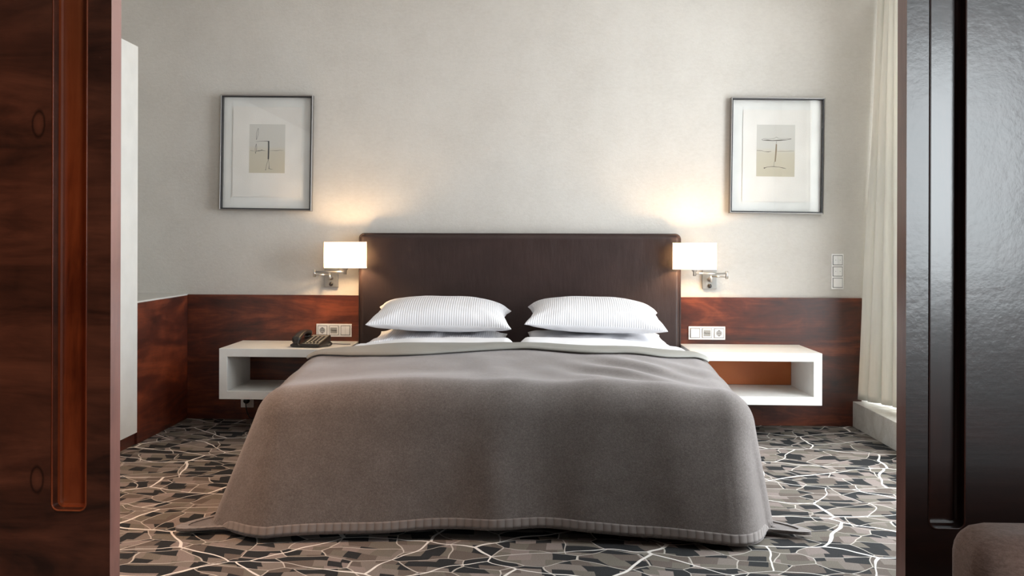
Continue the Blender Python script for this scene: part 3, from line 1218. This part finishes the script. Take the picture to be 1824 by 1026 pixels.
wall_lamp(-1, 'lit swing-arm wall lamp with white shade, above the nightstand with the telephone')
wall_lamp(1, 'lit swing-arm wall lamp with white shade, above the empty nightstand')

# ---------------------------------------------------------------- pictures


def stroke(bm, pts, w, y, closed=False):
    """flat brush stroke in the xz plane, raised a hair (pts: x, z)"""
    n = len(pts)
    ws = [1.3 * q for q in w] if isinstance(w, (list, tuple)) else [1.3 * w] * n
    L, R = [], []
    for i in range(n):
        a = Vector(pts[max(i - 1, 0)])
        b = Vector(pts[min(i + 1, n - 1)])
        d_ = (b - a)
        if d_.length < 1e-9:
            d_ = Vector((1, 0))
        d_.normalize()
        nn = Vector((-d_.y, d_.x)) * ws[i] / 2
        p = Vector(pts[i])
        L.append(bm.verts.new((p.x + nn.x, y, p.y + nn.y)))
        R.append(bm.verts.new((p.x - nn.x, y, p.y - nn.y)))
    for i in range(n - 1):
        bm.faces.new((L[i], L[i + 1], R[i + 1], R[i]))


def px(cx_, cz_, pts, s):
    return [((x - cx_) * s, (cz_ - z) * s) for x, z in pts]


def picture(x, z, w, h_, tilt, label, paper, plate, draw, bright):
    r_ = tag(empty('picture_frame', (x, 0.0, z)), label, 'picture', 'framed etchings on the back wall')
    r_.rotation_euler = (0, tilt, 0)
    hw, hh = w / 2, h_ / 2
    fw_, dep = 0.013, 0.040
    # mitred frame
    bm = bmesh.new()
    prof = [(0.0, -0.002), (0.0, -dep), (0.004, -dep - 0.002), (0.0065, -dep - 0.001), (0.007, -dep + 0.002)]
    rings = []
    for q, yy in prof:
        rings.append([bm.verts.new((sx * (hw - q), yy, sz * (hh - q))) for sx, sz in ((-1, -1), (1, -1), (1, 1), (-1, 1))])
    for a, b in zip(rings, rings[1:]):
        for k in range(4):
            bm.faces.new((a[k], a[(k + 1) % 4], b[(k + 1) % 4], b[k]))
    obj('frame', bm, M['pewter'], r_)
    bm = bmesh.new()
    prof = [(0.007, -dep + 0.002), (fw_ - 0.0005, -dep + 0.002), (fw_ + 0.001, -dep + 0.006), (fw_ + 0.001, -0.012)]
    rings = []
    for q, yy in prof:
        rings.append([bm.verts.new((sx * (hw - q), yy, sz * (hh - q))) for sx, sz in ((-1, -1), (1, -1), (1, 1), (-1, 1))])
    for a, b in zip(rings, rings[1:]):
        for k in range(4):
            bm.faces.new((a[k], a[(k + 1) % 4], b[(k + 1) % 4], b[k]))
    bm2 = bm
    lip = obj('inner_lip', bm2, M['frame_black'], r_)
    for p in lip.data.polygons:
        pass
    obj('mount_board', box(((-hw + 0.003, -0.012, -hh + 0.003), (hw - 0.003, -0.003, hh - 0.003))), M['mat_board'], r_)
    # deckle-edged sheet floating on the board
    x0, x1, z0, z1 = paper
    pts = []
    for (ax, az), (bx, bz) in (((x0, z0), (x1, z0)), ((x1, z0), (x1, z1)), ((x1, z1), (x0, z1)), ((x0, z1), (x0, z0))):
        for k in range(60):
            q = k / 60
            dx, dz = (bx - ax), (bz - az)
            L_ = math.hypot(dx, dz)
            j = 0.0016 * noise.noise(Vector((ax * 9 + q * 34, az * 7, x))) + 0.0007 * noise.noise(Vector((ax * 9 + q * 120, az, x)))
            pts.append((ax + dx * q - dz / L_ * j, az + dz * q + dx / L_ * j))
    obj('paper_sheet', prism_y(pts, -0.0165, -0.0145), M['paper'], r_)
    x0, x1, z0, z1 = plate
    pr = obj('etching', local(box(((x0, -0.0172, z0), (x1, -0.0165, z1))), ((x0 + x1) / 2, 0, (z0 + z1) / 2)), M['etching'], r_)
    pr.location = ((x0 + x1) / 2, 0, (z0 + z1) / 2)
    for nm, mat, strokes in draw:
        for i_, (pp, ww) in enumerate(strokes):
            bm = bmesh.new()
            stroke(bm, pp, ww, -0.0175 - i_ * 0.00005)
            obj(nm, bm, M[mat], pr)
    obj('glass_pane', box(((-hw + fw_ - 0.001, -dep + 0.0062, -hh + fw_ - 0.001), (hw - fw_ + 0.001, -dep + 0.0085, hh - fw_ + 0.001))), M['glass'], r_)
    return r_


def wob(p0, p1, n, amp, seed):
    out = []
    for i in range(n + 1):
        q = i / n
        j = amp * noise.noise(Vector((q * n * 0.6, seed, 0)))
        out.append((lerp(p0[0], p1[0], q), lerp(p0[1], p1[1], q) + j))
    return out


# left picture (drawing coordinates measured on an enlargement: 855 x 1026 covers 0.342 x 0.410 m)
S1 = 0.0034 / 8.55
C1 = (405, 520)


def leaf(x0, z0, x1, z1, bulge):
    out = []
    n = 14
    for k in range(n + 1):
        q = k / n
        out.append((lerp(x0, x1, q) - bulge * math.sin(q * PI), lerp(z0, z1, q)))
    for k in range(n + 1):
        q = 1 - k / n
        out.append((lerp(x0, x1, q) + bulge * math.sin(q * PI), lerp(z0, z1, q)))
    return out


P1 = lambda pts: px(C1[0], C1[1], pts, S1)
left_draw = [
    ('ink_stroke', 'ink', [
        (P1([(427, 404), (429, 500), (428, 600), (426, 684)]), 0.0068),
        (P1([(232, 414), (272, 411), (276, 406), (350, 404), (438, 405)]), [0.0008, 0.001, 0.0012, 0.0014, 0.0028]),
        (P1(leaf(262, 205, 235, 385, 13)), 0.0011),
        (P1(leaf(235, 447, 225, 598, 10)), 0.0014),
        (P1([(427, 684), (412, 730), (398, 775), (388, 840)]), 0.0013),
        (P1([(427, 684), (436, 730), (440, 780), (438, 832), (450, 832), (500, 842)]), [0.0012, 0.0012, 0.0013, 0.003, 0.002, 0.0006]),
        (P1([(380, 846), (392, 846)]), 0.003),
        (P1([(236, 560), (270, 556), (300, 552), (322, 545), (340, 550), (380, 556)]), [0.0012, 0.003, 0.0022, 0.0034, 0.0018, 0.0008]),
    ]),
    ('ink_stroke', 'ink_soft', [
        (P1([(140, 553), (200, 560)]), 0.0012),
        (P1([(452, 552), (500, 547), (545, 552), (600, 544), (655, 546)]), [0.0008, 0.0012, 0.002, 0.0016, 0.0006]),
    ])]
picture(-1.607, 1.636, 0.571, 0.708, 0.012, 'framed etching of a bent stick figure, above the telephone side of the bed', (-0.213, 0.213, -0.270, 0.283),
        (-0.110, 0.112, -0.123, 0.176), left_draw, 0)
S2 = 0.0034 / 7.89
C2 = (430, 522)
P2 = lambda pts: px(C2[0], C2[1], pts, S2)
right_draw = [
    ('ink_stroke', 'ink_soft', [
        (P2([(235, 372), (260, 358), (340, 357), (400, 356), (420, 345), (437, 332), (455, 345), (480, 354), (560, 354), (640, 356)]), [0.001, 0.0014, 0.001, 0.0012, 0.0012, 0.0014, 0.0012, 0.001, 0.001, 0.002]),
        (P2([(235, 372), (255, 380), (320, 378), (380, 382), (440, 380), (500, 376), (580, 370), (645, 358)]), [0.001, 0.002, 0.0048, 0.003, 0.004, 0.0046, 0.002, 0.001]),
        (P2([(440, 392), (437, 430)]), 0.0014),
        (P2([(426, 672), (412, 680), (408, 742)]), 0.0012),
        (P2([(278, 765), (320, 750), (380, 744), (410, 744), (480, 750), (540, 762), (575, 770)]), [0.003, 0.0018, 0.0022, 0.0026, 0.0014, 0.003, 0.0012]),
        (P2([(270, 765), (286, 765)]), 0.0055),
        (P2([(170, 522), (240, 524), (270, 536), (330, 540), (370, 532)]), [0.0018, 0.0018, 0.001, 0.0026, 0.001]),
        (P2([(450, 534), (520, 528), (560, 532), (640, 524), (680, 526)]), [0.0008, 0.0012, 0.001, 0.0012, 0.0006]),
    ]),
    ('ink_stroke', 'ink_tan', [(P2([(438, 430), (436, 520), (430, 600), (425, 674)]), [0.0055, 0.0068, 0.006, 0.0055])])]
picture(1.480, 1.614, 0.553, 0.694, 0.012, 'framed etching of a tall T-shaped stand, above the window side of the bed', (-0.200, 0.205, -0.275, 0.275),
        (-0.118, 0.108, -0.124, 0.186), right_draw, 1)
# ---------------------------------------------------------------- switches and sockets


def gang_socket(r_, cx_, cz_, o0, plug=False):
    """round recessed socket on a square insert"""
    s = obj('socket', local(box(((cx_ - 0.026, -0.0335, cz_ - 0.026), (cx_ + 0.026, -0.028, cz_ + 0.026))), o0), M['socket_white'], r_, bevel=0.001)
    ring = lathe([(0.0205, 0.0), (0.0205, -0.0012), (0.0185, -0.0016), (0.0175, -0.0003)], 32, 'y', cap=False)
    bmesh.ops.translate(ring, verts=ring.verts, vec=(cx_, -0.0335, cz_))
    obj('rim', local(ring, o0), M['socket_white'], s, smooth=True)
    hole = lathe([(0.0178, -0.0003), (0.0001, -0.0003)], 32, 'y', cap=False)
    bmesh.ops.translate(hole, verts=hole.verts, vec=(cx_, -0.0335, cz_))
    obj('recess', local(hole, o0), M['socket_hole'], s)
    bm = bmesh.new()
    for dx in (-0.0062, 0.0062):
        q = lathe([(0.0025, 0.0), (0.0025, -0.0006)], 12, 'y')
        bmesh.ops.translate(q, verts=q.verts, vec=(cx_ + dx, -0.0340, cz_))
        tmp = bpy.data.meshes.new('tmp')
        q.to_mesh(tmp)
        q.free()
        bm.from_mesh(tmp)
    add_box(bm, (cx_ - 0.003, -0.0350, cz_ + 0.0130), (cx_ + 0.003, -0.0340, cz_ + 0.0185))
    add_box(bm, (cx_ - 0.003, -0.0350, cz_ - 0.0185), (cx_ + 0.003, -0.0340, cz_ - 0.0130))
    obj('contacts', local(bm, o0), M['black'], s)
    return s


def gang_rockers(r_, cx_, cz_, o0, dots=False, n=2, ytop=0.0335, base=0.028):
    for k in range(n):
        w = 0.052 / n
        x0 = cx_ - 0.026 + k * w
        rk = obj('rocker_switch', local(box(((x0 + 0.0004, -ytop - 0.0015 * (1 - k), cz_ - 0.026), (x0 + w - 0.0004, -base, cz_ + 0.026))), o0), M['socket_white'], r_, bevel=0.0012)
        if dots:
            q = lathe([(0.0016, 0.0), (0.0016, -0.0004)], 12, 'y')
            bmesh.ops.translate(q, verts=q.verts, vec=(x0 + w / 2, -ytop - 0.0015 * (1 - k), cz_ + 0.001))
            obj('marker_dot', local(q, o0), M['black'], rk)


def gap_frame(bm, cx_, cz_, y, s=0.0292):
    add_box(bm, (cx_ - s, y - 0.0003, cz_ - s), (cx_ + s, y + 0.0003, cz_ + s))


def triple_panel(cx_, cz_, order, label):
    o0 = Vector((cx_, -0.02, cz_))
    r_ = tag(empty('socket_panel', o0), label, 'socket panel', 'three-gang socket panels beside the bed')
    obj('plate', local(box(((cx_ - 0.109, -0.0285, cz_ - 0.0395), (cx_ + 0.109, -0.0201, cz_ + 0.0395))), o0), M['socket_white'], r_, bevel=0.002)
    bm = bmesh.new()
    for k in range(3):
        gap_frame(bm, cx_ + (k - 1) * 0.071, cz_, -0.0287)
    obj('gap', local(bm, o0), M['gap_grey'], r_)
    for k, what in enumerate(order):
        gx = cx_ + (k - 1) * 0.071
        if what == 's':
            gang_socket(r_, gx, cz_, o0)
        elif what == 'r':
            gang_rockers(r_, gx, cz_, o0)
        else:
            d_ = obj('display', local(box(((gx - 0.0265, -0.0345, cz_ - 0.0265), (gx + 0.0265, -0.0285, cz_ + 0.0265))), o0), M['socket_white'], r_, bevel=0.0015)
            obj('screen', local(box(((gx - 0.0205, -0.0349, cz_ - 0.018), (gx + 0.0205, -0.0344, cz_ + 0.018))), o0), M['display'], d_)
            cu = bpy.data.curves.new('lettering', 'FONT')
            cu.body = 'Mamen'
            cu.size = 0.0135
            cu.align_x, cu.align_y = 'CENTER', 'CENTER'
            cu.extrude = 0.0002
            tmp = bpy.data.objects.new('tmp', cu)
            COL.objects.link(tmp)
            bpy.context.view_layer.update()
            tme = bpy.data.meshes.new_from_object(tmp.evaluated_get(bpy.context.evaluated_depsgraph_get()))
            bpy.data.objects.remove(tmp)
            tme.materials.clear()
            tx = link('lettering', tme, M['ink'])
            tag(tx, kind='stuff')
            tx.rotation_euler = (PI / 2, 0, 0)
            tx.parent = d_
            tx.location = Vector((gx, -0.0352, cz_)) - o0
    return r_


triple_panel(-1.186, 0.551, 'sdr', 'three-gang white socket and switch panel on the wood behind the telephone')
triple_panel(1.069, 0.551, 'rds', 'three-gang white switch and socket panel on the wood above the empty nightstand')

# vertical switch panel on the papered wall, right
o0 = Vector((1.845, 0.0, 0.923))
r_ = tag(empty('switch_panel', o0), 'upright three-gang white switch panel on the papered wall beside the curtain', 'light switch')
obj('plate', local(box(((1.845 - 0.036, -0.0085, 0.923 - 0.106), (1.845 + 0.036, -0.0001, 0.923 + 0.106))), o0), M['socket_white'], r_, bevel=0.002)
bm = bmesh.new()
for k in range(3):
    gap_frame(bm, 1.845, 0.923 + (1 - k) * 0.0675, -0.0087)
obj('gap', local(bm, o0), M['gap_grey'], r_)
for k, (n_, dots) in enumerate(((2, True), (2, True), (1, False))):
    gang_rockers(r_, 1.845, 0.923 + (1 - k) * 0.0675, o0, dots, n_, 0.0135, 0.0085)

# low outlet with a plug under the left nightstand
o0 = Vector((-1.722, -0.02, 0.113))
r_ = tag(empty('wall_outlet', o0), 'single white wall outlet low on the wood under the left nightstand', 'outlet')
obj('plate', local(box(((-1.722 - 0.0395, -0.0285, 0.113 - 0.0395), (-1.722 + 0.0395, -0.0201, 0.113 + 0.0395))), o0), M['socket_white'], r_, bevel=0.002)
obj('insert', local(box(((-1.722 - 0.026, -0.0325, 0.113 - 0.026), (-1.722 + 0.026, -0.028, 0.113 + 0.026))), o0), M['socket_white'], r_, bevel=0.001)
o0 = Vector((-1.722, -0.033, 0.118))
r_ = tag(empty('power_plug', o0), 'black power plug with a cable in the low outlet', 'plug')
bm = lathe([(0.0185, 0.0), (0.0185, -0.012), (0.015, -0.026), (0.010, -0.030)], 24, 'y')
bmesh.ops.translate(bm, verts=bm.verts, vec=(-1.722, -0.033, 0.118))
obj('plug_body', local(bm, o0), M['black'], r_, smooth=True)
pts = [(-1.722, -0.060, 0.112), (-1.718, -0.066, 0.085), (-1.712, -0.062, 0.05), (-1.70, -0.055, 0.018), (-1.66, -0.058, 0.006), (-1.55, -0.075, 0.006), (-1.40, -0.10, 0.006), (-1.22, -0.09, 0.006), (-1.0, -0.11, 0.006)]
obj('cable', local(tube(pts, 0.0035, 8), o0), M['black'], r_, smooth=True)

# ---------------------------------------------------------------- telephone
tel_loc = Vector((-1.262, -0.300, 0.4852))
tel = tag(empty('telephone', tel_loc), 'black corded desk telephone on the left nightstand', 'telephone')
tel.rotation_euler = (0, 0, math.radians(-9))


def wedge(x0, x1, y0, y1, zf, zb, z0=0.0):
    bm = bmesh.new()
    v_ = [bm.verts.new(p) for p in ((x0, y0, z0), (x1, y0, z0), (x1, y1, z0), (x0, y1, z0), (x0, y0, zf), (x1, y0, zf), (x1, y1, zb), (x0, y1, zb))]
    for f_ in ((0, 1, 2, 3), (4, 5, 6, 7), (0, 1, 5, 4), (1, 2, 6, 5), (2, 3, 7, 6), (3, 0, 4, 7)):
        bm.faces.new([v_[i] for i in f_])
    return bm


obj('base', wedge(-0.030, 0.085, -0.100, 0.095, 0.020, 0.058, 0.003), M['phone_black'], tel, bevel=0.007, segs=4)
obj('cradle', wedge(-0.092, -0.022, -0.100, 0.100, 0.018, 0.040, 0.003), M['phone_black'], tel, bevel=0.008, segs=4)
slope = (0.058 - 0.020) / 0.195


def tz(y):
    return 0.020 + (y + 0.100) * slope


kp = bmesh.new()
v_ = [kp.verts.new(p) for p in ((-0.022, -0.090, tz(-0.090) + 0.0008), (0.078, -0.090, tz(-0.090) + 0.0008), (0.078, 0.080, tz(0.080) + 0.0008), (-0.022, 0.080, tz(0.080) + 0.0008))]
kp.faces.new(v_)
bmesh.ops.solidify(kp, geom=list(kp.faces), thickness=0.001)
pad = obj('keypad', kp, M['keypad'], tel)
for row in range(6):
    for c_ in range(5 if row < 1 else 4):
        x = -0.014 + c_ * (0.0205 if row < 1 else 0.025)
        y = -0.078 + row * 0.024
        k_ = wedge(x - 0.0062, x + 0.0062, y - 0.006, y + 0.006, tz(y - 0.006) + 0.0045, tz(y + 0.006) + 0.0045, tz(y) - 0.001)
        obj('key', k_, M['key'], pad, bevel=0.001)
# handset: arched along y, thicker at both ends
bm = bmesh.new()
hs = []
N = 26
for k in range(N + 1):
    q = k / N
    y = lerp(-0.098, 0.100, q)
    arch = math.sin(q * PI)
    zc = 0.036 + 0.028 * q + 0.026 * arch ** 0.8
    half_w = 0.026 - 0.005 * arch
    half_h = 0.011 + 0.009 * (1 - arch) ** 1.5
    endf = min(1.0, min(q, 1 - q) / 0.06 + 0.35)
    ring = []
    for j in range(20):
        a = 2 * PI * j / 20
        cc_, ss_ = math.cos(a), math.sin(a)
        ring.append(bm.verts.new((-0.057 + math.copysign(abs(cc_) ** 0.7, cc_) * half_w * endf, y, zc + math.copysign(abs(ss_) ** 0.7, ss_) * half_h * endf)))
    hs.append(ring)
for a, b in zip(hs, hs[1:]):
    for j in range(20):
        bm.faces.new((a[j], a[(j + 1) % 20], b[(j + 1) % 20], b[j]))
bm.faces.new(hs[0])
bm.faces.new(hs[-1])
hst = obj('handset', bm, M['phone_black'], tel, smooth=True)
for yy, zz in ((-0.083, 0.028), (0.083, 0.048)):
    q = lathe([(0.019, -0.012), (0.021, -0.004), (0.021, 0.006)], 20)
    bmesh.ops.translate(q, verts=q.verts, vec=(-0.057, yy, zz))
    obj('ear_cup' if yy > 0 else 'mouth_cup', q, M['phone_black'], hst, smooth=True)
# coiled cord
path = [(-0.045, -0.098, 0.024), (-0.030, -0.112, 0.010), (0.010, -0.122, 0.007), (0.060, -0.118, 0.007), (0.100, -0.085, 0.007), (0.122, -0.030, 0.008), (0.118, 0.015, 0.016), (0.092, 0.030, 0.022)]


def catmull(P, n):
    P = [Vector(p) for p in P]
    P = [P[0] * 2 - P[1]] + P + [P[-1] * 2 - P[-2]]
    out = []
    for i in range(1, len(P) - 2):
        for k in range(n):
            q = k / n
            out.append(0.5 * ((2 * P[i]) + (-P[i - 1] + P[i + 1]) * q + (2 * P[i - 1] - 5 * P[i] + 4 * P[i + 1] - P[i + 2]) * q * q + (-P[i - 1] + 3 * P[i] - 3 * P[i + 1] + P[i + 2]) * q ** 3))
    out.append(P[-2])
    return out


cp = catmull(path, 60)
coil = []
for i, p in enumerate(cp):
    d_ = (cp[min(i + 1, len(cp) - 1)] - cp[max(i - 1, 0)]).normalized()
    sx = d_.cross(Vector((0, 0, 1))).normalized()
    sz = sx.cross(d_)
    a = i * 0.85
    coil.append(p + (sx * math.cos(a) + sz * math.sin(a)) * 0.0036)
obj('coiled_cord', tube(coil, 0.0013, 6), M['phone_black'], tel, smooth=True)
# flat line cable running back along the nightstand
obj('line_cable', tube(catmull([(0.070, 0.096, 0.006), (0.10, 0.11, 0.003), (0.15, 0.10, 0.003), (0.20, 0.11, 0.003)], 10), 0.0018, 6), M['phone_black'], tel, smooth=True)

# ---------------------------------------------------------------- curtain
cr_ = tag(empty('curtain_rail', (2.10, -1.7, 2.56)), 'curtain rail under the ceiling above the window', 'curtain rail')
obj('rail', local(box(((2.075, -3.4, 2.553), (2.115, -0.02, 2.575))), (2.10, -1.7, 2.56)), M['wardrobe_white'], cr_, bevel=0.002)
for yy in (-0.3, -1.7, -3.1):
    obj('bracket', local(box(((2.085, yy - 0.02, 2.574), (2.105, yy + 0.02, CEIL))), (2.10, -1.7, 2.56)), M['wardrobe_white'], cr_)


def curtain_fn(u, v_):
    z = lerp(2.552, 0.172, v_)
    s = u
    y = lerp(-0.045, -0.80, s)
    xt = 2.085
    xb = lerp(1.985, 2.115, smooth01(s * 2.0))
    x = lerp(xt, xb, v_ ** 1.1)
    ph = s * 2 * PI * 9.0
    amp = lerp(0.034, 0.050, v_)
    x += amp * math.sin(ph + 0.6 * math.sin(v_ * 2.3) + 0.4)
    y += 0.018 * math.sin(ph * 2 + 0.8) + 0.010 * noise.noise(Vector((s * 8, v_ * 2, 0)))
    x += 0.006 * noise.noise(Vector((s * 9, v_ * 3, 4)))
    return (x, min(y, -0.026), z)


me = grid_mesh(260, 60, curtain_fn)
cu_ = link('curtain', me, M['curtain'], smooth=True)
md = cu_.modifiers.new('thick', 'SOLIDIFY')
md.thickness = 0.0015
tag(cu_, 'long cream curtain hanging in deep folds onto the stone platform', 'curtain')

# ---------------------------------------------------------------- armchair corner, front right
ch_loc = Vector((1.05, -4.50, 0))
ch = tag(empty('armchair', ch_loc), 'brown upholstered armchair in front of the right sliding door', 'armchair')


def soft_box(name, lo, hi, r, mat, parent, bulge=0.0):
    bm = box((lo, hi))
    bmesh.ops.subdivide_edges(bm, edges=bm.edges, cuts=26, use_grid_fill=True)
    c_ = (Vector(lo) + Vector(hi)) / 2
    hf = (Vector(hi) - Vector(lo)) / 2
    for v_ in bm.verts:
        d_ = v_.co - c_
        inn = Vector([max(-(hf[i] - r), min(hf[i] - r, d_[i])) for i in range(3)])
        off = d_ - inn
        if off.length > 1e-7:
            # map cube shell to rounded shell
            m_ = max(abs(off[0]), abs(off[1]), abs(off[2]))
            off = off.normalized() * m_
        n_ = Vector([d_[i] / hf[i] for i in range(3)])
        bl_ = bulge * (1 - abs(n_.x) ** 2 * 0.6) * (1 - n_.z ** 2 * 0.6)
        v_.co = c_ + inn + off + Vector((0, math.copysign(bl_, n_.y) if abs(n_.y) > 0.99 else 0, 0))
    return obj(name, local(bm, ch_loc), mat, parent, smooth=True)


# the chair faces the camera, its back towards the sliding door
soft_box('backrest', (0.700, -4.28, 0.20), (1.42, -4.13, 0.632), 0.050, M['upholstery'], ch, -0.004)
soft_box('arm', (0.705, -4.86, 0.16), (0.80, -4.27, 0.50), 0.035, M['upholstery'], ch)
soft_box('arm', (1.32, -4.86, 0.16), (1.415, -4.27, 0.50), 0.035, M['upholstery'], ch)
soft_box('seat', (0.802, -4.86, 0.16), (1.318, -4.285, 0.40), 0.04, M['upholstery'], ch)
for lx in (0.76, 1.36):
    for ly in (-4.80, -4.20):
        obj('leg', local(tube([(lx, ly, 0.0), (lx, ly, 0.20)], [0.014, 0.022], 12), ch_loc), M['dark_wood_leg'], ch, smooth=True)

# ---------------------------------------------------------------- ceiling downlight (source of the warm pool on the carpet)
dl = tag(empty('downlight', (-1.45, -2.35, CEIL)), 'recessed ceiling downlight near the wardrobe', 'downlight')
q = lathe([(0.050, 0.0), (0.050, -0.006), (0.042, -0.008), (0.038, -0.002)], 32, 'z', cap=False)
obj('trim_ring', q, M['wardrobe_white'], dl, smooth=True)
q = lathe([(0.038, -0.002), (0.0005, -0.002)], 32, 'z', cap=False)
obj('lens', q, M['lens'], dl)

dl_added = dl.copy()  # second fitting, added only to go with the beam that brightens the left door
COL.objects.link(dl_added)
dl_added.location = (-1.45, -4.75, CEIL)
for ch_ in list(dl.children):
    k_ = ch_.copy()
    COL.objects.link(k_)
    k_.parent = dl_added
dl['group'] = dl_added['group'] = 'recessed ceiling downlights'
dl_added['label'] = 'ceiling downlight added to brighten the left sliding door'
